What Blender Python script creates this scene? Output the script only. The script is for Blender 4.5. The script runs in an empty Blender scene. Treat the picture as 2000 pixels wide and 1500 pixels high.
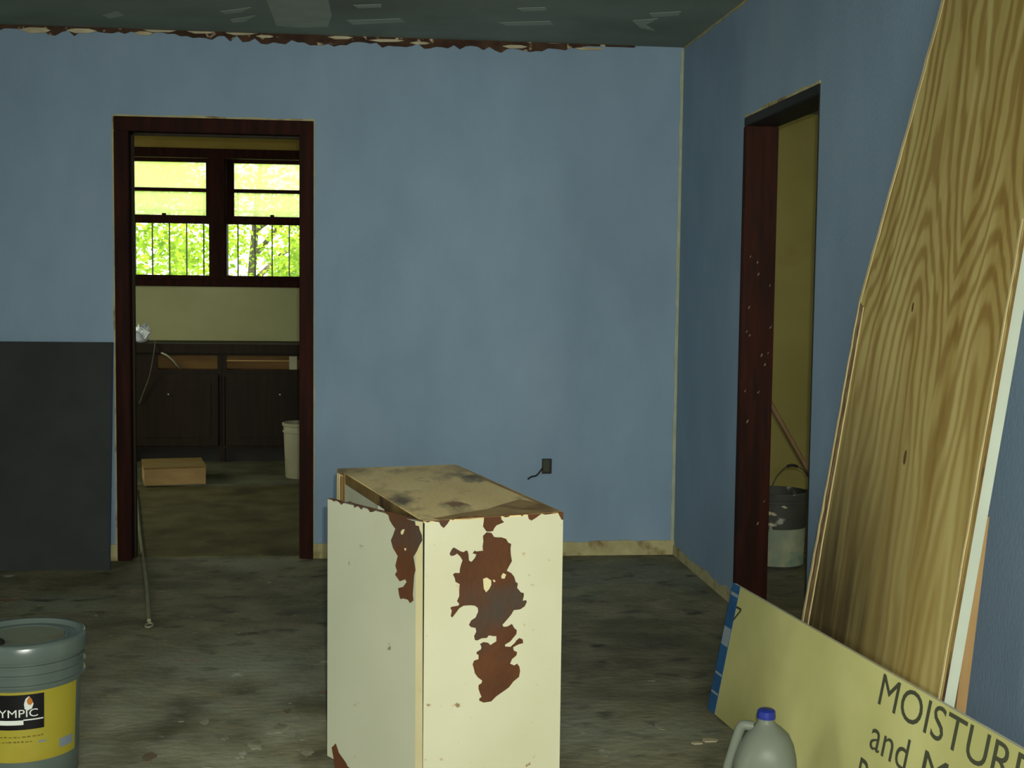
import bpy, bmesh, math, random
from mathutils import Vector, Matrix
from mathutils.geometry import tessellate_polygon
random.seed(7)
S = bpy.context.scene
C = S.collection

# ------------------------------------------------------------------ camera
FPX, PITCH, ROLL, YAW, CAMH = 2511.08, 0.0704, 0.0118, 0.1121, 1.2642
YB, XR, HC = 6.088, 1.491, 2.44            # back wall, right wall, ceiling height
_cy, _sy, _cp, _sp = math.cos(YAW), math.sin(YAW), math.cos(PITCH), math.sin(PITCH)
_f = Vector((_sy*_cp, _cy*_cp, -_sp)); _r = Vector((_cy, -_sy, 0)); _u = _r.cross(_f)
_cr, _sr = math.cos(ROLL), math.sin(ROLL)
CR = _cr*_r + _sr*_u; CU = -_sr*_r + _cr*_u; CF = _f
EYE = Vector((0, 0, CAMH))
cam_d = bpy.data.cameras.new('camera'); cam = bpy.data.objects.new('camera', cam_d); C.objects.link(cam)
cam_d.sensor_width = 36; cam_d.lens = FPX*36/2000; cam_d.clip_start = .02
M = Matrix((CR, CU, -CF)).transposed().to_4x4(); M.translation = EYE
cam.matrix_world = M
S.camera = cam

# ------------------------------------------------------------------ light
S.view_settings.view_transform = 'Standard'; S.view_settings.look = 'None'
S.view_settings.gamma = 1; S.view_settings.use_curve_mapping = False
S.view_settings.exposure = 0.0
W = bpy.data.worlds.new('sky'); S.world = W; W.use_nodes = True
W.node_tree.nodes['Background'].inputs[0].default_value = (.95, 1, .93, 1)
W.node_tree.nodes['Background'].inputs[1].default_value = 2.9

def lamp(name, kind, loc, energy, color=(1, 1, 1), **k):
    d = bpy.data.lights.new(name, kind); d.energy = energy; d.color = color
    o = bpy.data.objects.new(name, d); C.objects.link(o); o.location = loc
    tgt = k.pop('to', None)
    for a, v in k.items(): setattr(d, a, v)
    if tgt is not None:
        o.rotation_euler = (Vector(tgt) - Vector(loc)).to_track_quat('-Z', 'Y').to_euler()
    return o
lamp('sun', 'SUN', (9, 14, 12), 14.0, (1, .96, .85), angle=.01, to=(2, 14, 0))
lamp('camera_flash', 'SPOT', (.028, .02, 1.31), 270, (1, .97, .90), spot_size=math.radians(76), spot_blend=1.0,
     shadow_soft_size=.008, to=(.72, 5, .32))
# daylight entering by the windows of this room (behind the photographer) and of the room on the right
lamp('daylight_rear_window', 'AREA', (.25, -1.55, 1.55), 105, (1, .98, .86), shape='RECTANGLE', size=1.6, size_y=1.3,
     to=(-.1, 2.5, .2))
lamp('daylight_left_window', 'AREA', (-3.5, 1.2, 1.5), 32, (1, .98, .86), shape='RECTANGLE', size=1.5, size_y=1.2,
     to=(1.2, 3.2, .3))
lamp('daylight_side_room', 'AREA', (3.2, 2.53, 1.5), 9, (1, .97, .80), spread=math.radians(100), shape='RECTANGLE', size=1.2, size_y=1.2,
     to=(3.0, 8, 1.2))
lamp('fill_kitchen_side', 'AREA', (-3.56, 8.0, 1.6), 24, (1, .95, .66), shape='RECTANGLE', size=1.0, size_y=1.0,
     to=(0, 8.4, .3))  # unseen fill lamp added to brighten the kitchen

# ------------------------------------------------------------------ helpers
def V(*a): return Vector(a)
def ray(x, y): return CF + CR*((x-1000)/FPX) + CU*((750-y)/FPX)
def hit(x, y, n, c):                        # picture point -> point on a plane of the room  n.p = c
    d = ray(x, y); n = Vector(n); t = (c - n.dot(EYE))/n.dot(d); return EYE + d*t
def atY(x, y, Y): return hit(x, y, (0, 1, 0), Y)
def atX(x, y, X): return hit(x, y, (1, 0, 0), X)
def atZ(x, y, Z): return hit(x, y, (0, 0, 1), Z)
def lin(h):
    h = h.lstrip('#'); c = [int(h[i:i+2], 16)/255 for i in (0, 2, 4)]
    return tuple((v/12.92 if v <= .04045 else ((v+.055)/1.055)**2.4) for v in c) + (1,)

def mat(name, c1, c2=None, scale=4, detail=6, lo=.35, hi=.65, rough=.85, spec=.3, bump=0, bscale=60, stretch=(1, 1, 1),
        spots=(), coord='Object', metallic=0, dist=0):
    m = bpy.data.materials.new(name); m.use_nodes = True
    N = m.node_tree.nodes; L = m.node_tree.links; b = N['Principled BSDF']
    b.inputs['Roughness'].default_value = rough; b.inputs['Specular IOR Level'].default_value = spec
    b.inputs['Metallic'].default_value = metallic
    tc = N.new('ShaderNodeTexCoord'); mp = N.new('ShaderNodeMapping'); L.new(tc.outputs[coord], mp.inputs[0])
    mp.inputs['Scale'].default_value = stretch
    def noise(sc, de, dd=0):
        n = N.new('ShaderNodeTexNoise'); n.inputs['Scale'].default_value = sc; n.inputs['Detail'].default_value = de
        n.inputs['Distortion'].default_value = dd; L.new(mp.outputs[0], n.inputs['Vector']); return n
    def ramp(src, p0, p1, a, bb):
        r = N.new('ShaderNodeValToRGB'); r.color_ramp.elements[0].position = p0; r.color_ramp.elements[1].position = p1
        r.color_ramp.elements[0].color = a; r.color_ramp.elements[1].color = bb; L.new(src, r.inputs[0]); return r
    if c2:
        col = ramp(noise(scale, detail, dist).outputs['Fac'], lo, hi, lin(c1), lin(c2)).outputs[0]
        for (sc, ssc, p0, p1) in spots:
            mx = N.new('ShaderNodeMix'); mx.data_type = 'RGBA'
            f = ramp(noise(ssc, 4).outputs['Fac'], p0, p1, (0, 0, 0, 1), (1, 1, 1, 1)); L.new(f.outputs[0], mx.inputs[0])
            L.new(col, mx.inputs[6]); mx.inputs[7].default_value = lin(sc); col = mx.outputs[2]
        L.new(col, b.inputs['Base Color'])
    else:
        b.inputs['Base Color'].default_value = lin(c1)
    if bump:
        bn = noise(bscale, 5); bp = N.new('ShaderNodeBump'); bp.inputs['Strength'].default_value = bump
        bp.inputs['Distance'].default_value = .01
        L.new(bn.outputs['Fac'], bp.inputs['Height']); L.new(bp.outputs[0], b.inputs['Normal'])
    return m

def wloc(o):
    v = Vector((0, 0, 0))
    while o is not None: v += o.location; o = o.parent
    return v
def obj(name, bm, m, parent=None, smooth=False, origin=None):
    """one mesh object from a bmesh given in room coordinates"""
    me = bpy.data.meshes.new(name); o = bpy.data.objects.new(name, me); C.objects.link(o)
    base = Vector((0, 0, 0))
    if parent is not None: o.parent = parent; base = wloc(parent)
    elif origin is not None: o.location = origin; base = Vector(origin)
    if base.length: bmesh.ops.translate(bm, verts=bm.verts, vec=-base)
    bmesh.ops.recalc_face_normals(bm, faces=bm.faces)
    if smooth:
        for f in bm.faces: f.smooth = True
        for e in bm.edges:
            if len(e.link_faces) == 2 and e.calc_face_angle(0) > .7: e.smooth = False
    bm.to_mesh(me); bm.free(); me.materials.append(m); return o
def tag(o, label=None, cat=None, group=None, kind=None):
    if label: o['label'] = label
    if cat: o['category'] = cat
    if group: o['group'] = group
    if kind: o['kind'] = kind
    return o
def thing(name, loc, label, cat, group=None):
    o = bpy.data.objects.new(name, None); C.objects.link(o); o.location = loc; o.empty_display_size = .05
    return tag(o, label, cat, group)
def struct(name, bm, m, parent=None, **k): return tag(obj(name, bm, m, parent, **k), kind='structure')
def B(): return bmesh.new()
def box(bm, a, b, bevel=0):
    r = bmesh.ops.create_cube(bm, size=1); a = Vector(a); b = Vector(b)
    for v in r['verts']: v.co = Vector(((a[i]+b[i])/2 + v.co[i]*(b[i]-a[i]) for i in range(3)))
    if bevel:
        es = list({e for v in r['verts'] for e in v.link_edges})
        bmesh.ops.bevel(bm, geom=es, offset=bevel, segments=2, affect='EDGES')
    return bm
def hexa(bm, p):                            # 8 points: bottom four, top four
    v = [bm.verts.new(q) for q in p]
    for f in ((0, 1, 2, 3), (4, 5, 6, 7), (0, 1, 5, 4), (1, 2, 6, 5), (2, 3, 7, 6), (3, 0, 4, 7)): bm.faces.new([v[i] for i in f])
    return bm
def prism(bm, pts, d):                      # polygon extruded by vector d
    d = Vector(d); v0 = [bm.verts.new(p) for p in pts]; v1 = [bm.verts.new(Vector(p)+d) for p in pts]
    n = len(pts)
    for tri in tessellate_polygon([[Vector(p) for p in pts]]):
        try: bm.faces.new([v0[i] for i in tri]); bm.faces.new([v1[i] for i in reversed(tri)])
        except ValueError: pass
    for i in range(n): bm.faces.new((v0[i], v0[(i+1) % n], v1[(i+1) % n], v1[i]))
    return bm
def tube(bm, pts, r, seg=8):
    pts = [Vector(p) for p in pts]; rings = []; n = len(pts)
    up = V(0, 0, 1) if abs((pts[-1]-pts[0]).normalized().z) < .9 else V(1, 0, 0)
    for i, p in enumerate(pts):
        t = (pts[min(i+1, n-1)] - pts[max(i-1, 0)]).normalized(); a = t.cross(up).normalized(); b = a.cross(t)
        rr = r[i] if isinstance(r, (list, tuple)) else r
        rings.append([bm.verts.new(p + a*rr*math.cos(2*math.pi*k/seg) + b*rr*math.sin(2*math.pi*k/seg)) for k in range(seg)])
    for i in range(n-1):
        for k in range(seg): bm.faces.new((rings[i][k], rings[i][(k+1) % seg], rings[i+1][(k+1) % seg], rings[i+1][k]))
    bm.faces.new(rings[0]); bm.faces.new(rings[-1]); return bm
def smoothpts(p, n=6):
    p = [Vector(q) for q in p]; out = []
    for i in range(len(p)-1):
        a, b, c, d = p[max(i-1, 0)], p[i], p[i+1], p[min(i+2, len(p)-1)]
        for k in range(n):
            t = k/n; out.append(.5*((2*b) + (c-a)*t + (2*a-5*b+4*c-d)*t*t + (3*b-a-3*c+d)*t**3))
    return out + [p[-1]]
def lathe(bm, c, prof, seg=40):
    c = Vector(c); rings = []
    for r, z in prof:
        if r < 1e-5: rings.append([bm.verts.new(c + V(0, 0, z))])
        else: rings.append([bm.verts.new(c + V(r*math.cos(2*math.pi*k/seg), r*math.sin(2*math.pi*k/seg), z)) for k in range(seg)])
    for a, b in zip(rings, rings[1:]):
        for k in range(seg):
            j = (k+1) % seg
            if len(a) == 1 and len(b) == 1: continue
            if len(a) == 1: bm.faces.new((a[0], b[k], b[j]))
            elif len(b) == 1: bm.faces.new((a[k], a[j], b[0]))
            else: bm.faces.new((a[k], a[j], b[j], b[k]))
    return bm
def textbm(txt, prefix=None):               # flat lettering as a bmesh in its own x-y plane; also the width of a prefix and cap height
    def mk(t):
        cu = bpy.data.curves.new('lettering', 'FONT'); cu.body = t; cu.size = 1; cu.resolution_u = 4
        o = bpy.data.objects.new('lettering', cu); C.objects.link(o)
        dg = bpy.context.evaluated_depsgraph_get(); me = bpy.data.meshes.new_from_object(o.evaluated_get(dg))
        bm = B(); bm.from_mesh(me); bpy.data.objects.remove(o); bpy.data.curves.remove(cu); bpy.data.meshes.remove(me); return bm
    bm = mk(txt); xs = [v.co.x for v in bm.verts]; x0 = min(xs)
    w = max(xs)-x0
    if prefix: b2 = mk(prefix); x2 = [v.co.x for v in b2.verts]; w = max(x2)-min(x2); b2.free()
    b3 = mk('H'); ys = [v.co.y for v in b3.verts]; h = max(ys); b3.free()
    for v in bm.verts: v.co.x = (v.co.x-x0)/w; v.co.y /= h
    return bm

# ------------------------------------------------------------------ materials
m_wall = mat('blue_paint', '6f8799', '8199ab', scale=3.0, detail=10, lo=.1, hi=.9, rough=.7, spec=.25, bump=.12, bscale=90,
             stretch=(1.5, 1.5, .8), spots=(('728799', .8, .5, .95), ('889cab', 1.2, .55, .95)))
m_ceil = mat('grey_board', '7d887d', '889286', scale=3, rough=.9, bump=.1, bscale=40, spots=(('717a6c', 1.2, .5, .7),))
m_mud = mat('joint_compound', '9ba596', 'a7b09f', scale=9, rough=.9)
m_floor = mat('old_concrete', '5a5740', '7f7c60', scale=6.5, detail=12, lo=.3, hi=.7, rough=.7, spec=.3, bump=.45, bscale=30,
              stretch=(.9, 1.2, 1), dist=.3,
              spots=(('47452f', 2.6, .5, .72), ('868b76', 1.3, .52, .75), ('3f3d30', 9, .56, .72), ('7d5f42', 6.5, .66, .76), ('b4b7a3', 22, .70, .76), ('a9ab98', 6.0, .71, .75)))
def zone(m, c, rad, col, amt):                # old-paint residue plus flash brightness painted into one area of the slab
    N = m.node_tree.nodes; L = m.node_tree.links; b = N['Principled BSDF']; src = b.inputs['Base Color'].links[0].from_socket
    tc = N.new('ShaderNodeTexCoord'); d = N.new('ShaderNodeVectorMath'); d.operation = 'DISTANCE'; L.new(tc.outputs['Object'], d.inputs[0]); d.inputs[1].default_value = c
    r = N.new('ShaderNodeMapRange'); r.interpolation_type = 'SMOOTHSTEP'; L.new(d.outputs['Value'], r.inputs[0])
    r.inputs['From Min'].default_value = rad; r.inputs['From Max'].default_value = rad*.25; r.inputs['To Max'].default_value = amt
    n = N.new('ShaderNodeTexNoise'); n.inputs['Scale'].default_value = 5; n.inputs['Detail'].default_value = 9; L.new(tc.outputs['Object'], n.inputs['Vector'])
    r2 = N.new('ShaderNodeMapRange'); L.new(n.outputs['Fac'], r2.inputs[0]); r2.inputs['From Min'].default_value = .35; r2.inputs['From Max'].default_value = .62
    k = N.new('ShaderNodeMath'); k.operation = 'MULTIPLY'; L.new(r.outputs[0], k.inputs[0]); L.new(r2.outputs[0], k.inputs[1])
    mx = N.new('ShaderNodeMix'); mx.data_type = 'RGBA'; L.new(k.outputs[0], mx.inputs[0]); L.new(src, mx.inputs[6]); mx.inputs[7].default_value = lin(col)
    L.new(mx.outputs[2], b.inputs['Base Color'])
zone(m_floor, (-.25, 3.4, 0), 1.5, '9c9e86', .65)
m_lino = mat('worn_lino_backing', '504c30', '666242', scale=5, detail=9, rough=.8, spec=.15, bump=.2, bscale=30, spots=(('3c3822', 3, .54, .72),))
m_tile = mat('kitchen_floor', '4b4d3a', '64664f', scale=5, detail=6, rough=.75, bump=.2, bscale=30)
m_kwall = mat('cream_paint', '9a9d73', 'a5a87e', scale=2, rough=.8, bump=.05)
m_kband = mat('yellowed_paint', '7d6a2c', '8c7a38', scale=3, rough=.8)
m_y = mat('olive_paint', '8f8848', '9b9453', scale=1.6, detail=5, rough=.75, bump=.08, spots=(('8a7742', 3, .6, .8),))
m_dwood = mat('dark_stained_wood', '1e0c05', '2f130a', scale=5, detail=8, rough=.75, spec=.12, bump=.15, bscale=30, stretch=(6, 6, .6),
              spots=(('1a0f0a', 6, .55, .7),))
m_kwood = mat('walnut_cabinet_wood', '1a1306', '251a0a', scale=4, detail=7, rough=.6, spec=.2, stretch=(7, 7, .7), bump=.1)
m_tan = mat('bare_pine', 'a88a58', 'b99a62', scale=4, detail=7, rough=.75, stretch=(1, 6, 6), bump=.1)
m_scar = mat('bare_plaster', '9a946a', 'aaa478', scale=14, rough=.95, bump=.4, bscale=50, spots=(('6d5c38', 9, .56, .7),))
m_paper = mat('torn_paper', '9c9578', 'b9b294', scale=10, rough=.95)
m_chip = mat('old_paint_chip', '5f5746', '6f6753', scale=10, rough=.95)
m_torn = mat('torn_edge', '32231a', '4a3626', scale=16, rough=.95, bump=.5, bscale=60, spots=(('b0a284', 22, .62, .7),))
m_smear = [mat('floor_smear', a_, b_, scale=14, lo=.42, hi=.6, rough=.8) for a_, b_ in (('716f58', '93937c'), ('7b7d68', '9a9d88'), ('625843', '706349'))]
m_pale = mat('pale_corner_bead', '8f9984', '9ea890', scale=12, rough=.9)
m_black = mat('near_black', '14130f', '1e1c16', scale=8, rough=.6)
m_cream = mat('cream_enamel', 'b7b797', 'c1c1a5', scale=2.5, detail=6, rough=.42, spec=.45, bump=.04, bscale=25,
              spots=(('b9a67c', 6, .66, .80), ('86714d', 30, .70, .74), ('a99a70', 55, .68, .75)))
m_creamd = mat('cream_enamel_shaded', 'a5aa92', 'afb29a', scale=2.5, detail=6, rough=.42, spec=.45, bump=.04, bscale=25,
               spots=(('a89b76', 6, .68, .82), ('75694c', 30, .71, .75)))  # darker copy of the cream: shade of the door side put into the colour
m_creamy = mat('yellowed_enamel', 'c0b88a', 'c8c197', scale=8, rough=.45, spots=(('8a6a38', 26, .66, .72),))
m_bare = mat('bare_brown_board', '472a12', '553217', scale=7, detail=7, rough=.75, bump=.2, bscale=60,
             spots=(('40362b', 5, .5, .66), ('382a14', 11, .6, .72)))
m_top = mat('weathered_board_top', 'e0c684', 'ead494', scale=4, detail=7, rough=.5, spec=.45, bump=.15, bscale=40, stretch=(2.0, .8, 1),
            spots=(('8f7c50', 3.2, .50, .66), ('665a3e', 4.5, .56, .70), ('8a6238', 9, .66, .74)))
m_border = mat('stained_border', '8a6f40', 'a58a55', scale=9, rough=.6, spec=.4, spots=(('6b4a2a', 8, .55, .7),))
m_edge = mat('worn_wood_edge', '5a4720', '6e5a30', scale=9, rough=.8, bump=.3, bscale=70, spots=(('39291a', 8, .52, .66),))
m_splint = mat('splintered_wood', '4a3722', '8d7a52', scale=8, rough=.9, bump=.5, bscale=50, stretch=(14, 14, 1))
m_slv = mat('pale_veneer', 'a99c70', 'bcae80', scale=8, rough=.85, stretch=(5, 5, 1))
m_slate = mat('dark_slate_board', '272c29', '2e3330', scale=5, rough=.8, spec=.25, bump=.05)
m_yel = mat('cream_drywall_paper', 'b0b170', 'bbbb7c', scale=3.5, detail=8, rough=.85, spots=(('a6a668', 2, .5, .7),))
m_core = mat('gypsum_core', 'b5b49c', 'c4c3ab', scale=20, rough=.95)
m_ink = mat('grey_print', '3f4330')
m_blue = mat('blue_tape', '23517f', '2c608e', scale=14, rough=.4, spec=.5)
m_bluew = mat('tape_white', '84959a')
m_white = mat('white_painted_edge', 'a6af9d', 'aeb7a5', scale=6, rough=.5)
m_slot = mat('drawer_slot_wood', '70562f', '82663a', scale=4, rough=.8, stretch=(1, 6, 6))
m_tan2 = mat('tan_board', '8c7046', '967a4e', scale=4, rough=.8, stretch=(6, 6, 1))
m_grey = mat('grey_plastic', '4c5852', '535f59', scale=5, rough=.24, spec=.6)
m_lidc = mat('dirty_lid', '5d6757', '6a705c', scale=9, rough=.5, spots=(('6a5433', 7, .56, .7),))
m_label = mat('yellow_label', '8b8424', '988f2d', scale=3, rough=.45, spec=.45, spots=(('8a7a1c', 4, .55, .7),))
m_labelk = mat('label_black', '0d0d10', rough=.4); m_labelw = mat('label_white', 'c9cfc6'); m_labelb = mat('label_brown', '6b5a1a')
m_flame = mat('flame_orange', 'a8692a'); m_labels = mat('label_slate', '6f7a80')
m_cap = mat('blue_cap', '17246f', '1c2c7c', scale=8, rough=.35, spec=.5)
m_cable = mat('pale_cable', '76775c', '85866a', scale=10, rough=.6)
m_wb = mat('off_white_plastic', '9c9b80', 'a8a78c', scale=6, rough=.5)
m_db = mat('dirty_dark_bucket', '31342c', '3e4138', scale=8, rough=.6, spots=(('9a9f92', 9, .64, .70),))
m_bl = mat('paint_smeared_label', '76836e', '95997a', scale=7, lo=.4, hi=.6, rough=.6, spots=(('4f7368', 6, .56, .68),))
m_metal = mat('dull_wire', '4a463c', rough=.5, metallic=.6)
m_outlet = mat('dark_receptacle', '2c3324', '363c2b', scale=10, rough=.6)
m_foil = mat('crumpled_plastic', 'd4dee6', 'edf2f6', scale=12, rough=.25, spec=.6)
m_glass = None
def glass(name, haze, tint):
    m = bpy.data.materials.new(name); m.use_nodes = True; N = m.node_tree.nodes; L = m.node_tree.links; N.clear()
    out = N.new('ShaderNodeOutputMaterial'); tr = N.new('ShaderNodeBsdfTransparent'); gl = N.new('ShaderNodeBsdfGlossy')
    gl.inputs['Roughness'].default_value = .03; tl = N.new('ShaderNodeBsdfTranslucent'); tl.inputs[0].default_value = tint
    a = N.new('ShaderNodeMixShader'); b = N.new('ShaderNodeMixShader')
    nz = N.new('ShaderNodeTexNoise'); nz.inputs['Scale'].default_value = 9; nz.inputs['Detail'].default_value = 6
    tc = N.new('ShaderNodeTexCoord'); L.new(tc.outputs['Object'], nz.inputs['Vector'])
    mr = N.new('ShaderNodeMapRange'); mr.inputs['From Min'].default_value = .3; mr.inputs['From Max'].default_value = .7
    mr.inputs['To Min'].default_value = haze*.8; mr.inputs['To Max'].default_value = min(1, haze*1.2)
    L.new(nz.outputs['Fac'], mr.inputs[0]); L.new(mr.outputs[0], a.inputs[0])
    L.new(tr.outputs[0], a.inputs[1]); L.new(tl.outputs[0], a.inputs[2])
    b.inputs[0].default_value = .04; L.new(a.outputs[0], b.inputs[1]); L.new(gl.outputs[0], b.inputs[2]); L.new(b.outputs[0], out.inputs[0])
    return m
m_clear = glass('clear_glass', .02, (.9, 1, .9, 1)); m_hazy = glass('dirty_screened_glass', .56, (.93, .97, .55, 1))
def leafmat(name, a, b):
    m = bpy.data.materials.new(name); m.use_nodes = True; N = m.node_tree.nodes; L = m.node_tree.links; N.clear()
    out = N.new('ShaderNodeOutputMaterial'); d = N.new('ShaderNodeBsdfDiffuse'); t = N.new('ShaderNodeBsdfTranslucent')
    mx = N.new('ShaderNodeMixShader'); mx.inputs[0].default_value = .5
    nz = N.new('ShaderNodeTexNoise'); nz.inputs['Scale'].default_value = 3
    tc = N.new('ShaderNodeTexCoord'); L.new(tc.outputs['Object'], nz.inputs['Vector'])
    r = N.new('ShaderNodeValToRGB'); r.color_ramp.elements[0].color = lin(a); r.color_ramp.elements[1].color = lin(b)
    r.color_ramp.elements[0].position = .4; r.color_ramp.elements[1].position = .6
    L.new(nz.outputs['Fac'], r.inputs[0]); L.new(r.outputs[0], d.inputs[0]); L.new(r.outputs[0], t.inputs[0])
    L.new(d.outputs[0], mx.inputs[1]); L.new(t.outputs[0], mx.inputs[2]); L.new(mx.outputs[0], out.inputs[0]); return m
m_leaf = leafmat('leaf_green', '86a828', 'b5cf3e'); m_bark = mat('bark', '4a3f30', '5d5140', scale=8, rough=.95, bump=.4)
m_grass = mat('grass_ground', '55702c', '6f8a3a', scale=6, rough=.95)

# plywood: flat-sawn figure computed in the board's own coordinates (u across, v along)
def plymat():
    m = bpy.data.materials.new('plywood_face'); m.use_nodes = True; N = m.node_tree.nodes; L = m.node_tree.links
    b = N['Principled BSDF']; b.inputs['Roughness'].default_value = .55; b.inputs['Specular IOR Level'].default_value = .35
    uv = N.new('ShaderNodeUVMap'); uv.uv_map = 'board'
    sep = N.new('ShaderNodeSeparateXYZ'); L.new(uv.outputs[0], sep.inputs[0])
    def mth(op, a, bb=None, c=None):
        n = N.new('ShaderNodeMath'); n.operation = op
        for i, x in enumerate((a, bb, c)):
            if x is None: continue
            if isinstance(x, (int, float)): n.inputs[i].default_value = x
            else: L.new(x, n.inputs[i])
        return n.outputs[0]
    def noise(sx, sy, sc, det=4):
        mp = N.new('ShaderNodeMapping'); mp.inputs['Scale'].default_value = (sx, sy, 1); L.new(uv.outputs[0], mp.inputs[0])
        n = N.new('ShaderNodeTexNoise'); n.inputs['Scale'].default_value = sc; n.inputs['Detail'].default_value = det
        L.new(mp.outputs[0], n.inputs['Vector']); return n.outputs['Fac']
    u, v = sep.outputs[0], sep.outputs[1]
    uw = mth('ADD', u, mth('MULTIPLY', mth('SUBTRACT', noise(3, .9, 1.6), .5), .16))
    st = N.new('ShaderNodeMapRange'); st.interpolation_type = 'SMOOTHSTEP'; L.new(v, st.inputs[0])
    st.inputs['From Min'].default_value = 1.12; st.inputs['From Max'].default_value = 1.62; st.inputs['To Max'].default_value = .15
    def arches(u0, vs):                       # nested cathedral arches about u0
        du = mth('SUBTRACT', uw, u0); r = mth('SQRT', mth('ADD', mth('MULTIPLY', du, du), .0005))
        return mth('ADD', mth('ADD', r, st.outputs[0]), mth('MULTIPLY', v, vs))
    f = mth('MINIMUM', arches(U1, .05), mth('ADD', arches(U2, .08), .02))
    f = mth('ADD', f, mth('MULTIPLY', mth('SUBTRACT', noise(8, 1.0, 3, 6), .5), .035))
    fade = N.new('ShaderNodeMapRange'); L.new(v, fade.inputs[0]); fade.inputs['From Min'].default_value = .75; fade.inputs['From Max'].default_value = 1.3
    fade.inputs['To Min'].default_value = .35; fade.inputs['To Max'].default_value = 1
    s = mth('MULTIPLY', mth('SINE', mth('ADD', mth('MULTIPLY', f, 150), mth('MULTIPLY', noise(2, .6, 2, 3), 9))), fade.outputs[0])
    r = N.new('ShaderNodeValToRGB'); L.new(mth('MULTIPLY_ADD', s, .5, .5), r.inputs[0])
    e = r.color_ramp.elements; e[0].position = .12; e[0].color = lin('907c43'); e[1].position = .7; e[1].color = lin('ab9f64')
    # bands of stain running along the board
    r2 = N.new('ShaderNodeValToRGB'); L.new(noise(9, .5, 1.1, 5), r2.inputs[0])
    r2.color_ramp.elements[0].position = .42; r2.color_ramp.elements[1].position = .66
    r2.color_ramp.elements[0].color = (1, 1, 1, 1); r2.color_ramp.elements[1].color = lin('cdb98a')
    mx = N.new('ShaderNodeMix'); mx.data_type = 'RGBA'; mx.blend_type = 'MULTIPLY'; mx.inputs[0].default_value = .8
    L.new(r.outputs[0], mx.inputs[6]); L.new(r2.outputs[0], mx.inputs[7])
    # grey-brown streaky tone low on the far side
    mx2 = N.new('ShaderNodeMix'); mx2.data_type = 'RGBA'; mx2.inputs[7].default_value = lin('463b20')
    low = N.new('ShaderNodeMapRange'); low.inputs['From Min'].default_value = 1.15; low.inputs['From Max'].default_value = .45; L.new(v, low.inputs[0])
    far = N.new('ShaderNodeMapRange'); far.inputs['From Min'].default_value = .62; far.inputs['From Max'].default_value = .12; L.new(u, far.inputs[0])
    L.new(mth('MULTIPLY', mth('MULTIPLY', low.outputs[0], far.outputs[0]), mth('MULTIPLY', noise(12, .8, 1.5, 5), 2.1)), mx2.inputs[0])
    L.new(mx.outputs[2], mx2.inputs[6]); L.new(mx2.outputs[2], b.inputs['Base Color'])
    return m

# ------------------------------------------------------------------ the shell
X0, Y0 = -3.6, -1.6
DL = (-1.1536, -.2529, 2.0475); DR = (4.1894, 5.0485, 1.9724)
T = .12
bm = box(B(), (X0-.15, Y0-.15, -.15), (4.6, 10.4, 0)); floor = struct('floor', bm, m_floor)
bm = box(B(), (X0-.15, Y0-.15, HC), (4.6, 10.4, HC+.15)); ceiling = struct('ceiling', bm, m_ceil)
bm = B()
box(bm, (X0, YB, 0), (DL[0], YB+T, HC)); box(bm, (DL[1], YB, 0), (XR, YB+T, HC)); box(bm, (DL[0], YB, DL[2]), (DL[1], YB+T, HC))
wall_back = struct('wall_back', bm, m_wall)
bm = B(); XW = XR+T
box(bm, (XR, Y0, 0), (XW, DR[0], HC)); box(bm, (XR, DR[1], 0), (XW, 8.14, HC)); box(bm, (XR, DR[0], DR[2]), (XW, DR[1], HC))
wall_right = struct('wall_right', bm, m_wall)
bm = B(); box(bm, (X0-.12, Y0, 0), (X0, .4, HC)); box(bm, (X0-.12, 2.0, 0), (X0, 7.5, HC)); box(bm, (X0-.12, 8.5, 0), (X0, 10.1, HC)); box(bm, (X0-.12, 7.5, 0), (X0, 8.5, 1.1)); box(bm, (X0-.12, 7.5, 2.1), (X0, 8.5, HC)); box(bm, (X0-.12, .4, 0), (X0, 2.0, .85)); box(bm, (X0-.12, .4, 2.15), (X0, 2.0, HC))  # opening on the kitchen stretch is added for the fill lamp there
struct('wall_left', bm, m_wall)
bm = B(); wx0, wx1, wz0, wz1 = -.6, 1.1, .8, 2.2
box(bm, (X0-.12, Y0-.12, 0), (wx0, Y0, HC)); box(bm, (wx1, Y0-.12, 0), (XW, Y0, HC))
box(bm, (wx0, Y0-.12, 0), (wx1, Y0, wz0)); box(bm, (wx0, Y0-.12, wz1), (wx1, Y0, HC))
struct('wall_front', bm, m_wall)
# kitchen
KY = 10.10
KF = struct('trim_1', box(B(), (X0, 8.38, 0), (1.3, KY, .013)), m_tile)
def kz(y, Y=KY): return atY(420, y, Y).z
def kx(x, y=430, Y=KY): return atY(x, y, Y).x
ox0, ox1, oz0, oz1 = kx(226), kx(622), kz(546), kz(308)
bm = B()
box(bm, (X0, KY, 0), (ox0, KY+.15, HC)); box(bm, (ox1, KY, 0), (XR, KY+.15, HC)); box(bm, (ox0, KY, 0), (ox1, KY+.15, oz0)); box(bm, (ox0, KY, oz1), (ox1, KY+.15, HC))
struct('wall_kitchen_back', bm, m_kwall)
struct('wall_kitchen_right', box(B(), (1.3, YB+T, 0), (XR, KY, HC)), m_kwall)
struct('trim_6', box(B(), (X0, YB+T*.5, 0), (1.3, 8.38, .003)), m_lino)
struct('trim_2', box(B(), (X0, KY-.012, kz(292)), (1.3, KY, HC)), m_kband)
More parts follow.
